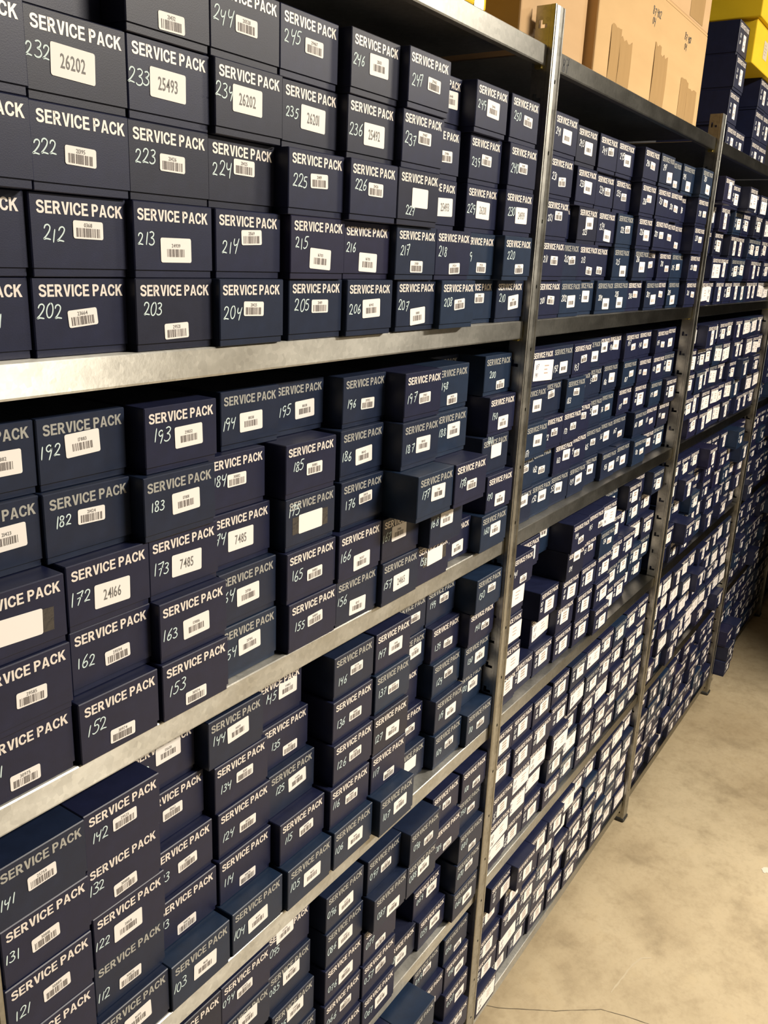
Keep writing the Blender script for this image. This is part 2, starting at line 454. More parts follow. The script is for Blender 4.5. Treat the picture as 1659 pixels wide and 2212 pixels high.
# ------------------------------------------------------------------ the boxes
BW, BH, BD, LH = 0.0925, 0.0637, 0.172, 0.0565
def lid_mesh(mat, w=BW, h=LH, d=BD):
    bm = bmesh.new(); bm_box(bm, 0, w, 0, d, 0, h)
    bm.faces.ensure_lookup_table()
    bm.faces.remove([f for f in bm.faces if abs(f.calc_center_median().z) < 1e-6][0])
    ed = [e for e in bm.edges if not e.is_boundary]
    bmesh.ops.bevel(bm, geom=ed, offset=.0009, segments=1, affect='EDGES')
    bm.normal_update()
    r = bmesh.ops.solidify(bm, geom=list(bm.faces), thickness=.0009)
    return bm_mesh('lid', bm, mat)
def tray_mesh(mat, w=BW, h=BH, d=BD):
    return box_mesh('body', .0013, w-.0013, .0016, d-.0013, 0, h-.0016, mat, .0006, 1)
LIDM = {k: lid_mesh(TINT[k]) for k in TKEYS}
BODYM = {k: tray_mesh(TINT[k]) for k in TKEYS}
def title_flat(width=82.0, cap=9.6):
    f = Flat(); w = f.glyphs('SERVICE PACK', 0, 0, 1.0, 1.0)
    k = width/(w-0.085)
    f.v = [(x*k, y*cap) for x, y in f.v]
    return f
TITLE = title_flat()
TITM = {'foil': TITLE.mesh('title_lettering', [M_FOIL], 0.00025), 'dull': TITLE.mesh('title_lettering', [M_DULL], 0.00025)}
SIZE = {'s': (29, 14), 'm': (36, 21), 'L': (40, 23), 'b': (36, 22), 'B': (44, 23), 'Q': (45, 29), 'W': (82, 36), 'q': (26, 24), 'V': (30, 40)}
def sticker_mesh(ty):
    w, h = SIZE[ty]; f = Flat(); f.rrect(-w/2, -h/2, w/2, h/2, 1.6)
    n = len(f.v)
    V = [(u*.001, -.0005, v*.001) for u, v in f.v] + [(u*.001, -.0003, v*.001) for u, v in f.v]
    F = [tuple(range(n))] + [(i, i+n, (i+1) % n + n, (i+1) % n) for i in range(n)]
    return mesh('sticker', V, F, M_STICK)
STM = {k: sticker_mesh(k) for k in SIZE}
def print_flat(ty, txt, num, seed, far=False):
    """what is printed or written on a sticker; materials: 0 ink, 1 grey ink, 2 faded ink, 3 blue pen, 4 black pen"""
    f = Flat(); w, h = SIZE[ty]; rn = random.Random(seed)
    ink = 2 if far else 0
    if ty == 's':
        if txt != '-' and not far: f.glyphs(txt, 0, 2.2, 3.1, 0.9, 1, True)
        elif not far: f.glyphs('%05d' % (20000 + seed*37 % 9999), 0, 2.2, 3.1, 0.9, 1, True)
        f.barcode(-w*.40, -h*.40, w*.40, h*.10, 17 if not far else 5, ink, seed)
    elif ty == 'm':
        if txt != '-' and not far: f.glyphs(txt, 0, 2.4, 3.1, 0.9, 1, True)
        f.barcode(-w*.30, -h*.27, w*.30, h*.05, 15 if not far else 5, ink, seed)
    elif ty == 'L':
        f.glyphs(txt, 0, -5.0, 10.2, 0.60, 1, True)
    elif ty in 'Qq':
        for r_ in range(2 if far else 3):
            v = h*(.22 - .21*r_); u = -w*.20
            while u < w*.20:
                d = rn.uniform(1.2, 3.0); f.rect(u, v, u+d, v+h*.13, 2); u += d + rn.uniform(.6, 1.2)
        f.rect(-w*.24, -h*.36, w*.26, -h*.32, 2)
    elif ty in 'WV':
        f.hand('87', -w*.40, h*.08, 8, 1.0, 3 if seed % 3 else 4, seed)
        f.hand('%03d' % num, -w*.42, -h*.32, 7.5, 1.0, 3 if seed % 3 else 4, seed+1)
        for r_ in range(3): f.rect(w*.04, h*(.20-.18*r_), w*rn.uniform(.18, .3), h*(.25-.18*r_), 2)
    return f
PRM = [M_INK, M_GREYINK, M_BROWNINK, M_BLUEINK, M_BLACKPEN]

DATA1 = """201 0 0 -9915 264 n - 0 0 - 60 30
202 0 0 -8984 230 n s 46 31 23664 15 37
203 0 0 -8053 120 c s 46 17 29521 19 37
204 0 0 -7122 30 t s 47 35 21425 18 33
205 0 0 -6077 57 t s 52 35 21419 22 37
206 0 0 -5130 -4 t m 48 31 16942 16 31
207 0 0 -4049 30 t m 50 18 30108 16 33
208 0 0 -3118 -60 u s 50 32 28758 19 35
209 0 0 -2061 200 u s 50 37 21448
210 0 0 -1130 130 t m 58 30 21445 22 39
211 0 1 -9915 230 n - 0 0 -
212 0 1 -8984 190 n s 53 37 0368 22 33
213 0 1 -8053 110 n m 47 24 24939 15 34
214 0 1 -7089 105 n s 49 39 21569 21 30
215 0 1 -6118 7 p m 49 21 16703 19 41
216 0 1 -5135 60 p m 47 19 16705 15 35
217 0 1 -4204 -30 t s 47 16 29519 21 36
218 0 1 -3273 -30 n s 50 15 29524 20 37
219 0 1 -2342 80 u s 54 17 29520
220 0 1 -1409 -79 u s 53 17 29526 24 39
221 0 2 -9915 80 n - 0 0 -
222 0 2 -8972 130 n s 44 28 21395 13 32
223 0 2 -8041 150 c s 48 33 21426 18 36
224 0 2 -7110 170 c s 48 39 21425 19 36
225 0 2 -6180 -10 n s 49 35 21419 18 34
226 0 2 -5249 -90 n s 48 34 21426 19 37
227 0 2 -4318 -100 c b 48 32 - 28 17
228 0 2 -3387 180 n L 63 29 25493
229 0 2 -2275 120 n L 48 31 26201 14 32
230 0 2 -1344 -10 n L 54 30 24939 20 34
231 0 3 -9915 70 n - 0 0 -
232 0 3 -8956 140 c L 41 30 26202 9 35
233 0 3 -8025 140 n L 43 31 25493 12 33
234 0 3 -7094 80 c L 42 33 26202 13 37
235 0 3 -6124 130 c L 49 32 26201 16 35
236 0 3 -5194 10 c L 50 28 25492 16 30
237 0 3 -4263 -90 n s 48 36 29487 17 32
238 0 3 -3332 200 n s 58 28 29486
239 0 3 -2271 117 n s 48 33 29487 19 29
240 0 3 -1281 13 n s 46 32 29489 19 31
241 0 4 -9915 397 T - 0 0 -
242 0 4 -8984 388 N - 0 0 -
243 0 4 -8053 100 c s 48 15 21432
244 0 4 -7122 100 c s 46 32 20528 16 35
245 0 4 -6191 100 n s 52 34 29467 18 38
246 0 4 -5201 -22 c m 51 34 21503 14 34
247 0 4 -4256 -136 n s 55 31 29462 18 31
248 0 4 -3274 259 n m 65 35 21440
249 0 4 -2342 35 n m 49 33 21446 17 35
250 0 4 -1326 23 n s 56 33 21447 22 36
151 1 0 -9915 90 n s 42 16 30975
152 1 0 -8963 36 n s 47 15 30974 20 34
153 1 0 -7994 24 n s 44 11 30974 20 34
154 1 0 -7042 171 u m 46 34 21784 20 32
155 1 0 -6033 50 n s 49 32 30884 21 32
156 1 0 -5089 70 t m 47 17 11297 15 35
157 1 0 -4158 -10 t L 47 28 24165 16 32
158 1 0 -3227 20 n B 50 38 - 19 42
159 1 0 -2210 207 n m 52 19 11298
160 1 0 -1279 5 u m 50 33 17892 20 37
161 1 1 -9915 50 n s 52 28 29585
162 1 1 -8904 180 n s 51 25 29594 18 31
163 1 1 -7973 60 n m 48 27 17886 15 30
164 1 1 -7042 180 t m 45 30 21786 17 37
165 1 1 -6065 59 n s 51 28 30883 20 34
166 1 1 -5118 20 n m 49 19 28207 16 33
167 1 1 -4187 0 c m 40 38 17880 11 38
168 1 1 -3211 -160 t m 45 37 17889 9 40
169 1 1 -2110 700 N - 0 0 -
170 1 1 -1130 30 n m 48 17 17891 13 29
171 1 2 -9915 70 n B 47 28 -
172 1 2 -8910 160 n L 48 26 24166 17 32
173 1 2 -7979 170 n L 48 29 7485 16 32
174 1 2 -7048 270 n L 44 30 7485 17 37
175 1 2 -6039 108 t B 45 30 - 16 49
176 1 2 -4998 100 t s 52 36 21424 22 33
177 1 2 -4067 -440 u m 52 34 7501 21 37
178 1 2 -3136 -470 n s 48 28 29488 23 34
179 1 2 -2205 700 C - 0 0 -
180 1 2 -1275 100 t b 49 38 - 28 59
181 1 3 -9915 340 t m 60 33 21423
182 1 3 -8984 300 t s 48 36 21424 20 37
183 1 3 -8053 120 t m 52 32 17801 18 34
184 1 3 -7122 280 n s 47 34 30882 27 36
185 1 3 -6049 103 n s 51 30 30885 23 37
186 1 3 -4968 150 t m 49 27 18042 15 31
187 1 3 -3997 -120 t m 52 30 18040 21 29
188 1 3 -3066 -50 u m 53 35 17889 23 35
189 1 3 -2135 410 n - 0 0 -
190 1 3 -1130 100 n m 51 19 17890 22 32
191 1 4 -9881 390 t m 61 31 17882
192 1 4 -8950 370 t m 45 37 17883 14 35
193 1 4 -7960 180 n m 54 31 29832 21 36
194 1 4 -6776 380 t m 46 28 18038 13 29
195 1 4 -5845 470 t m 56 28 18038 21 30
196 1 4 -4854 220 t s 52 27 29592 19 30
197 1 4 -3923 -80 n s 49 28 29865 19 31
198 1 4 -2992 10 u s 46 15 29878 25 36
199 1 4 -2061 710 t - 0 0 -
200 1 4 -1130 230 u s 56 15 29517 28 34
101 2 0 -9873 205 N - 0 0 -
102 2 0 -8934 84 t m 48 32 11600
103 2 0 -8003 46 u m 51 30 11601 13 32
104 2 0 -7020 60 u m 45 27 11604 14 30
105 2 0 -6043 13 u m 50 29 11605 16 35
106 2 0 -5070 -1 u m 50 28 11606 13 33
107 2 0 -4087 -106 u m 54 32 24862 17 32
108 2 0 -3097 308 t b 48 35 -
109 2 0 -2083 165 u s 50 32 25767 18 29
110 2 0 -1130 60 u s 51 29 25768 18 32
111 2 1 -9915 40 n - 0 0 -
112 2 1 -8899 170 t s 44 20 30872 12 23
113 2 1 -7968 290 n s 43 15 30878 12 36
114 2 1 -7010 273 n s 48 13 30878 18 31
115 2 1 -6041 154 n s 53 31 30879 19 36
116 2 1 -5070 85 n s 49 31 30880 17 38
117 2 1 -4055 104 n s 47 15 30887 16 35
118 2 1 -3047 420 n s 55 27 30890
119 2 1 -2061 200 t m 52 27 25765 22 31
120 2 1 -1130 305 u m 57 34 25766 27 36
121 2 2 -9915 32 n s 51 29 30889 17 30
122 2 2 -8904 125 n m 42 28 28831 8 29
123 2 2 -7973 340 n s 52 29 31029 17 30
124 2 2 -6980 310 n s 50 25 31030 17 28
125 2 2 -6049 340 t m 56 33 24841 23 37
126 2 2 -4985 112 n s 50 31 30886 20 31
127 2 2 -4044 100 c m 50 24 25861 15 27
128 2 2 -3113 510 n - 0 0 -
129 2 2 -2061 290 u s 52 33 25763 23 27
130 2 2 -1130 210 u m 57 30 25764 22 33
131 2 3 -9903 34 n s 43 28 30881 12 32
132 2 3 -8956 105 n s 45 18 30888 12 36
133 2 3 -7980 463 n s 44 33 31062 15 35
134 2 3 -7007 329 n s 50 33 31301 19 31
135 2 3 -6076 441 n s 55 16 31022 28 33
136 2 3 -4959 159 n s 51 27 30885 19 28
137 2 3 -3975 143 u s 47 29 25759 19 32
138 2 3 -2992 470 t m 61 35 25762
139 2 3 -2061 350 n s 54 23 31122 21 26
140 2 3 -1130 160 n s 59 27 31123 32 31
141 2 4 -9915 20 t s 45 32 25759 13 28
142 2 4 -8984 50 n s 47 35 29525 19 34
143 2 4 -8053 520 n m 53 43 25630
144 2 4 -7093 330 t m 48 34 0009 18 38
145 2 4 -6162 490 n m 64 38 29882 33 41
146 2 4 -4920 191 t s 51 32 25778 21 25
147 2 4 -3955 180 n m 51 30 24841 16 30
148 2 4 -3024 480 t s 60 31 25760
149 2 4 -2093 468 t s 55 38 25753 21 37
150 2 4 -1130 70 u s 54 37 25761 20 33
51 3 0 -9859 255 N - 0 0 -
52 3 0 -8928 435 N - 0 0 -
53 3 0 -7940 293 U - 0 0 -
54 3 0 -6965 207 C - 0 0 -
55 3 0 -6035 478 T - 0 0 -
56 3 0 -5104 36 n - 0 0 -
67 3 0 -4172 1 n m 53 31 24870 18 30
58 3 0 -3138 232 c m 45 27 24872
59 3 0 -2204 164 n m 56 32 24873 18 32
60 3 0 -1230 5 t m 54 28 24874 19 36
61 3 1 -9864 249 N - 0 0 -
62 3 1 -8907 309 T - 0 0 -
63 3 1 -7963 253 C - 0 0 -
64 3 1 -7032 284 N - 0 0 -
65 3 1 -6101 171 t - 0 0 -
66 3 1 -5103 66 n s 53 31 25781 18 30
57 3 1 -4155 36 n s 50 32 25782 17 34
68 3 1 -3196 700 U - 0 0 -
69 3 1 -2265 270 n m 61 35 24871 21 38
70 3 1 -1208 6 t s 49 38 25783 17 38
71 3 2 -9859 279 N - 0 0 -
72 3 2 -8928 339 N - 0 0 -
73 3 2 -7998 233 N - 0 0 -
74 3 2 -7067 482 U - 0 0 -
75 3 2 -6136 190 t m 49 40 24868
76 3 2 -5083 82 n m 51 25 24869 18 25
77 3 2 -4130 58 n s 47 16 25779 17 35
78 3 2 -3100 700 T - 0 0 -
79 3 2 -2111 700 T - 0 0 -
80 3 2 -1180 1 t s 52 11 25780 19 36
81 3 3 -9881 243 N - 0 0 -
82 3 3 -8948 293 N - 0 0 -
83 3 3 -8017 413 N - 0 0 -
84 3 3 -7086 210 t m 48 43 24863
85 3 3 -6153 258 t m 49 39 24864 13 61
86 3 3 -5061 99 t m 47 29 24865 14 32
87 3 3 -4072 -70 t m 54 16 24866 20 29
88 3 3 -3141 -80 t m 50 37 24867 18 38
89 3 3 -2116 20 n s 47 8 25776 16 25
90 3 3 -1185 100 t s 55 28 25777 23 44
91 3 4 -9892 347 N - 0 0 -
92 3 4 -8932 346 N - 0 0 -
93 3 4 -8001 213 C - 0 0 -
94 3 4 -7070 220 n s 42 31 25769 13 39
95 3 4 -6139 300 n m 38 51 25770
96 3 4 -5058 115 t m 48 25 25771 14 32
97 3 4 -4067 80 t s 50 29 25772 17 32
98 3 4 -3136 -100 t s 57 25 25773 21 32
99 3 4 -2114 99 n s 49 30 25774
100 3 4 -1130 60 n s 55 20 25775 19 25
1 4 0 -9897 297 C - 0 0 -
2 4 0 -8898 232 C - 0 0 -
3 4 0 -7927 249 C - 0 0 -
4 4 0 -6982 234 U - 0 0 -
5 4 0 -5979 365 C - 0 0 -
6 4 0 -5044 392 N - 0 0 -
7 4 0 -4052 220 N - 0 0 -
8 4 0 -3073 490 T - 0 0 -
9 4 0 -2114 334 N - 0 0 -
10 4 0 -1142 473 T - 0 0 -
11 4 1 -9889 440 N - 0 0 -
12 4 1 -8887 419 N - 0 0 -
13 4 1 -7952 225 C - 0 0 -
14 4 1 -6950 307 N - 0 0 -
15 4 1 -6019 463 N - 0 0 -
16 4 1 -5088 344 U - 0 0 -
17 4 1 -4157 478 N - 0 0 -
18 4 1 -3226 372 T - 0 0 -
19 4 1 -2295 348 N - 0 0 -
20 4 1 -1364 -100 n s 52 43 25789
21 4 2 -9898 382 T - 0 0 -
22 4 2 -8887 261 T - 0 0 -
23 4 2 -7933 355 N - 0 0 -
24 4 2 -6963 424 T - 0 0 -
25 4 2 -6014 333 U - 0 0 -
26 4 2 -5033 336 N - 0 0 -
27 4 2 -4073 345 N - 0 0 -
28 4 2 -3142 395 C - 0 0 -
29 4 2 -2211 227 U - 0 0 -
30 4 2 -1280 0 n m 60 24 25788 22 39
31 4 3 -9893 488 N - 0 0 -
32 4 3 -8923 219 N - 0 0 -
33 4 3 -7914 456 N - 0 0 -
34 4 3 -6983 439 C - 0 0 -
35 4 3 -5993 238 T - 0 0 -
36 4 3 -5044 433 C - 0 0 -
37 4 3 -4067 212 T - 0 0 -
38 4 3 -3136 490 C - 0 0 -
39 4 3 -2205 79 n s 51 9 25786 25 17
40 4 3 -1255 57 n m 58 23 25787 25 37
41 4 4 -9915 367 N - 0 0 -
42 4 4 -8985 253 N - 0 0 -
43 4 4 -8054 320 T - 0 0 -
44 4 4 -7123 256 N - 0 0 -
45 4 4 -6193 323 N - 0 0 -
46 4 4 -5262 462 T - 0 0 -
47 4 4 -4331 -50 n - 0 0 -
48 4 4 -3400 -400 u - 0 0 -
49 4 4 -2290 165 t s 48 38 25784 20 40
50 4 4 -1270 101 t s 54 12 25785"""
DATA2 = """201 0 0 335 104 n s 52 31 - 20 31
202 0 0 1305 120 u m 50 27 - 18 33
203 0 0 2236 230 u m 53 34 -
204 0 0 3167 160 u m 54 19 - 22 32
205 0 0 4097 180 u m 46 20 - 27 41
206 0 0 5028 190 n s 51 35 - 22 32
207 0 0 6043 125 t m 57 23 - 20 34
208 0 0 6974 240 n s 55 33 -
209 0 0 8003 212 u m 43 19 - 10 37
210 0 0 8984 60 n s 63 31 - 24 35
211 0 1 205 50 n s 51 32 - 19 34
212 0 1 1136 150 t s 60 34 - 37 36
213 0 1 2067 160 n s 55 17 - 25 37
214 0 1 2998 300 n s 52 18 -
215 0 1 3981 191 u m 59 18 - 27 36
216 0 1 4948 94 t m 52 28 - 23 43
217 0 1 6029 280 n s 59 34 -
218 0 1 6960 200 n s 64 27 - 27 38
219 0 1 7915 190 u s 54 32 - 19 31
220 0 1 8846 20 n s 53 32 - 22 33
221 0 2 205 40 n s 50 39 - 19 35
222 0 2 1136 390 n - 0 0 -
223 0 2 2067 230 c m 52 37 - 34 21
224 0 2 2998 220 n m 53 19 - 23 35
225 0 2 3929 170 u s 59 35 - 29 34
226 0 2 4860 70 n m 57 28 - 25 33
227 0 2 5822 22 n s 47 32 - 12 33
228 0 2 6761 130 n s 49 31 -
229 0 2 7692 233 n s 51 17 -
230 0 2 8623 -50 n s 57 34 - 24 36
231 0 3 205 30 n s 49 27 - 18 33
233 0 3 1782 217 n m 52 32 - 23 37
234 0 3 2872 276 n s 58 34 - 27 35
235 0 3 3809 258 n s 52 31 - 22 40
236 0 3 4767 46 n s 49 35 - 23 28
237 0 3 5760 30 n s 58 34 - 25 36
238 0 3 6691 40 n s 47 28 - 13 31
239 0 3 7622 210 n - 0 0 - 60 32
240 0 3 8553 -70 n s 63 29 - 25 29
241 0 4 205 20 n m 50 31 - 16 36
243 0 4 1614 215 c m 53 31 - 21 38
244 0 4 2646 200 n s 56 38 - 24 39
245 0 4 3577 190 n m 53 32 - 23 40
246 0 4 4622 16 n s 52 33 - 22 35
247 0 4 5613 -8 t m 64 21 - 27 38
248 0 4 6625 130 u s 54 16 -
249 0 4 7556 80 u m 46 18 - 12 36
250 0 4 8487 -100 u m 56 20 - 27 41
151 1 0 205 220 t m 55 44 -
152 1 0 1136 240 u m 50 36 - 16 36
153 1 0 2067 270 t m 43 34 - 18 37
154 1 0 2998 260 t m 54 32 - 20 33
155 1 0 3929 360 t m 52 35 -
156 1 0 4885 255 t m 64 25 - 28 29
157 1 0 5905 290 t m 50 24 -
158 1 0 6836 180 u s 60 30 - 24 33
159 1 0 8014 359 C - 0 0 -
160 1 0 8975 384 U - 0 0 -
161 1 1 205 240 u s 54 40 -
162 1 1 1136 300 u s 50 22 - 21 28
163 1 1 2067 240 n m 60 35 - 24 31
164 1 1 2998 320 n s 44 25 -
165 1 1 4031 380 t s 46 31 - 13 25
166 1 1 4962 440 t m 52 29 - 19 31
167 1 1 5893 460 t s 58 20 - 24 31
168 1 1 7046 318 T - 0 0 -
169 1 1 8004 354 N - 0 0 -
170 1 1 8977 324 C - 0 0 -
171 1 2 254 60 u m 51 32 - 14 13
172 1 2 1184 150 n s 53 32 - 20 26
173 1 2 2115 150 n s 52 31 - 17 26
174 1 2 3046 320 n s 55 37 -
175 1 2 3977 410 t m 51 36 - 24 37
176 1 2 4908 490 u s 57 30 - 25 28
177 1 2 6196 500 n s 53 30 - 22 20
178 1 2 7127 432 N - 0 0 -
179 1 2 8058 330 U - 0 0 -
180 1 2 8989 223 C - 0 0 -
181 1 3 205 120 t m 53 30 -
182 1 3 1136 230 t s 45 40 -
183 1 3 2067 120 u s 48 36 - 17 22
184 1 3 2998 372 T - 0 0 -
185 1 3 3929 480 t s 52 41 - 30 36
186 1 3 5110 534 t m 56 31 - 19 24
187 1 3 6141 438 u s 58 32 - 26 21
188 1 3 7072 385 N - 0 0 -
189 1 3 8010 341 N - 0 0 -
190 1 3 8987 373 T - 0 0 -
191 1 4 439 150 n W 50 25 -
192 1 4 1370 170 t m 52 24 - 18 24
193 1 4 2301 150 n s 53 33 - 20 19
194 1 4 3232 310 t m 61 29 -
195 1 4 4163 450 n m 58 41 -
196 1 4 5094 520 n m 56 40 - 31 36
197 1 4 6025 420 n s 55 31 - 26 41
198 1 4 7051 453 N - 0 0 -
199 1 4 8013 319 N - 0 0 -
200 1 4 8985 419 N - 0 0 -
101 2 0 205 200 n Q 55 39 -
102 2 0 1136 260 n Q 45 31 -
103 2 0 2067 240 n Q 47 33 - 13 32
104 2 0 3008 185 n Q 50 27 - 15 28
105 2 0 3987 140 n Q 51 30 - 16 30
106 2 0 4939 12 n Q 54 20 - 20 23
107 2 0 6054 298 N - 0 0 -
108 2 0 7028 319 N - 0 0 -
109 2 0 8024 500 N - 0 0 -
110 2 0 8971 492 T - 0 0 -
111 2 1 205 170 n W 65 26 -
112 2 1 1136 900 N - 0 0 -
113 2 1 2067 370 n W 49 32 -
114 2 1 2998 190 n Q 43 34 - 10 39
115 2 1 3983 132 n Q 51 29 - 14 33
116 2 1 4976 80 n Q 55 26 - 19 27
117 2 1 6093 265 T - 0 0 -
118 2 1 7033 307 U - 0 0 -
119 2 1 8001 289 U - 0 0 -
120 2 1 8990 373 U - 0 0 -
121 2 2 205 190 n W 67 26 -
122 2 2 1136 900 N - 0 0 -
123 2 2 2067 220 n Q 48 27 - 8 33
124 2 2 2998 130 n Q 52 28 - 13 32
125 2 2 4042 128 n Q 50 30 - 15 30
126 2 2 5064 140 n Q 56 25 - 21 22
127 2 2 6062 215 N - 0 0 -
128 2 2 7022 214 N - 0 0 -
129 2 2 8036 413 N - 0 0 -
130 2 2 8990 337 N - 0 0 -
131 2 3 205 200 n W 65 37 -
132 2 3 1136 900 N - 0 0 -
133 2 3 2067 900 N - 0 0 -
134 2 3 2998 80 c m 49 48 - 20 26
135 2 3 3929 160 n s 57 38 - 26 39
136 2 3 4860 60 u s 58 33 - 28 39
137 2 3 6056 316 N - 0 0 -
138 2 3 7025 500 N - 0 0 -
139 2 3 8007 471 U - 0 0 -
140 2 3 8966 475 N - 0 0 -
141 2 4 205 70 n s 52 14 - 19 33
142 2 4 1136 360 n - 0 0 -
143 2 4 2067 560 u m 61 47 - 30 47
144 2 4 2998 30 n s 47 22 - 22 42
145 2 4 3929 60 n s 84 27 -
146 2 4 4860 90 n - 0 0 -
147 2 4 6068 487 U - 0 0 -
148 2 4 7053 225 C - 0 0 -
149 2 4 8009 439 N - 0 0 -
150 2 4 8969 214 T - 0 0 -
51 3 0 205 120 n W 61 41 -
52 3 0 1136 140 n Q 44 25 - 14 23
53 3 0 2067 130 n Q 48 27 - 10 30
54 3 0 2998 61 n Q 54 32 - 18 32
55 3 0 4137 147 U - 0 0 -
56 3 0 5083 112 N - 0 0 -
57 3 0 6060 103 N - 0 0 -
58 3 0 7024 152 N - 0 0 -
59 3 0 8008 119 U - 0 0 -
60 3 0 8990 152 N - 0 0 -
61 3 1 205 40 n W 42 22 -
62 3 1 1136 120 n W 46 37 -
63 3 1 2067 210 n W 58 37 -
64 3 1 3141 87 T - 0 0 -
65 3 1 4151 165 T - 0 0 -
66 3 1 5099 89 N - 0 0 -
67 3 1 6064 66 N - 0 0 -
68 3 1 7064 146 N - 0 0 -
69 3 1 8013 140 N - 0 0 -
70 3 1 8983 129 N - 0 0 -
71 3 2 214 30 n Q 43 21 - 12 16
72 3 2 1145 90 n W 49 29 -
73 3 2 2076 120 n W 48 32 -
74 3 2 3137 38 n W 51 23 -
75 3 2 4114 200 N - 0 0 -
76 3 2 5110 113 N - 0 0 -
77 3 2 6080 146 N - 0 0 -
78 3 2 7054 66 N - 0 0 -
79 3 2 8000 132 N - 0 0 -
80 3 2 8973 143 U - 0 0 -
81 3 3 205 140 n Q 49 33 -
82 3 3 1136 80 n Q 45 29 - 13 29
83 3 3 2067 70 n Q 41 37 - 4 38
84 3 3 3144 131 n Q 58 27 - 22 27
85 3 3 4149 117 N - 0 0 -
86 3 3 5103 83 T - 0 0 -
87 3 3 6062 122 N - 0 0 -
88 3 3 7042 157 N - 0 0 -
89 3 3 7993 86 N - 0 0 -
90 3 3 8980 171 N - 0 0 -
91 3 4 205 150 n Q 54 27 -
92 3 4 1136 150 n Q 46 30 - 11 28
93 3 4 2067 120 n Q 53 33 - 17 31
94 3 4 3169 161 N - 0 0 -
95 3 4 4148 124 T - 0 0 -
96 3 4 5097 134 N - 0 0 -
97 3 4 6090 146 N - 0 0 -
98 3 4 7026 117 U - 0 0 -
99 3 4 8034 158 N - 0 0 -
100 3 4 8988 165 N - 0 0 -
1 4 0 205 0 n W 46 30 -
2 4 0 1188 195 C - 0 0 -
3 4 0 2166 194 N - 0 0 -
4 4 0 3148 137 N - 0 0 -
5 4 0 4152 106 N - 0 0 -
6 4 0 5110 65 N - 0 0 -
7 4 0 6060 130 C - 0 0 -
8 4 0 7048 66 N - 0 0 -
9 4 0 8023 127 T - 0 0 -
10 4 0 8990 105 N - 0 0 -
11 4 1 355 110 n Q 44 27 - 10 29
12 4 1 1286 90 n W 49 37 -
13 4 1 2216 119 U - 0 0 -
14 4 1 3147 117 N - 0 0 -
15 4 1 4148 159 N - 0 0 -
16 4 1 5118 64 C - 0 0 -
17 4 1 6056 132 C - 0 0 -
18 4 1 7050 66 U - 0 0 -
19 4 1 8001 128 U - 0 0 -
20 4 1 8965 132 N - 0 0 -
21 4 2 327 80 n Q 37 29 - 7 31
22 4 2 1258 30 n Q 52 46 - 24 42
23 4 2 2204 68 N - 0 0 -
24 4 2 3162 96 U - 0 0 -
25 4 2 4141 64 N - 0 0 -
26 4 2 5112 75 N - 0 0 -
27 4 2 6085 70 N - 0 0 -
28 4 2 7026 136 N - 0 0 -
29 4 2 7995 116 U - 0 0 -
30 4 2 8990 139 N - 0 0 -
31 4 3 394 150 n Q 42 40 - 15 37
32 4 3 1325 50 n Q 48 31 - 12 30
33 4 3 2256 99 N - 0 0 -
34 4 3 3187 77 N - 0 0 -
35 4 3 4129 190 C - 0 0 -
36 4 3 5094 135 N - 0 0 -
37 4 3 6094 89 U - 0 0 -
38 4 3 7041 88 N - 0 0 -
39 4 3 8009 80 N - 0 0 -
40 4 3 8976 63 T - 0 0 -
41 4 4 514 20 n Q 87 21 -
42 4 4 1445 -140 n Q 53 23 - 16 31
43 4 4 2376 -10 n Q 58 33 -
44 4 4 3307 -40 n Q 53 31 - 16 35
45 4 4 4238 64 N - 0 0 -
46 4 4 5169 163 N - 0 0 -
47 4 4 6100 193 N - 0 0 -
48 4 4 7061 88 N - 0 0 -
49 4 4 7996 113 C - 0 0 -
50 4 4 8990 180 N - 0 0 -"""
STUFF = []          # boxes that are built into the one far-off object
COLN = ['leftmost', 'second from left', 'third from left', 'fourth from left', 'fifth from left', 'fifth from right', 'fourth from right', 'third from right', 'second from right', 'rightmost']
LEV = ['top shelf', 'second shelf', 'third shelf', 'fourth shelf', 'lowest shelf']
ROWN = ['bottom row', 'second-lowest row', 'middle row', 'second-highest row', 'top row']
TN = {'n': 'navy', 'p': 'plum navy', 'c': 'charcoal', 't': 'slate blue', 'u': 'petrol blue'}
STN = {'s': 'small barcode sticker', 'm': 'white barcode sticker', 'L': 'large-print sticker', 'b': 'blank white sticker', 'B': 'taped blank sticker',
       'Q': 'square printed sticker', 'W': 'wide white sticker', '-': 'half-hidden front'}
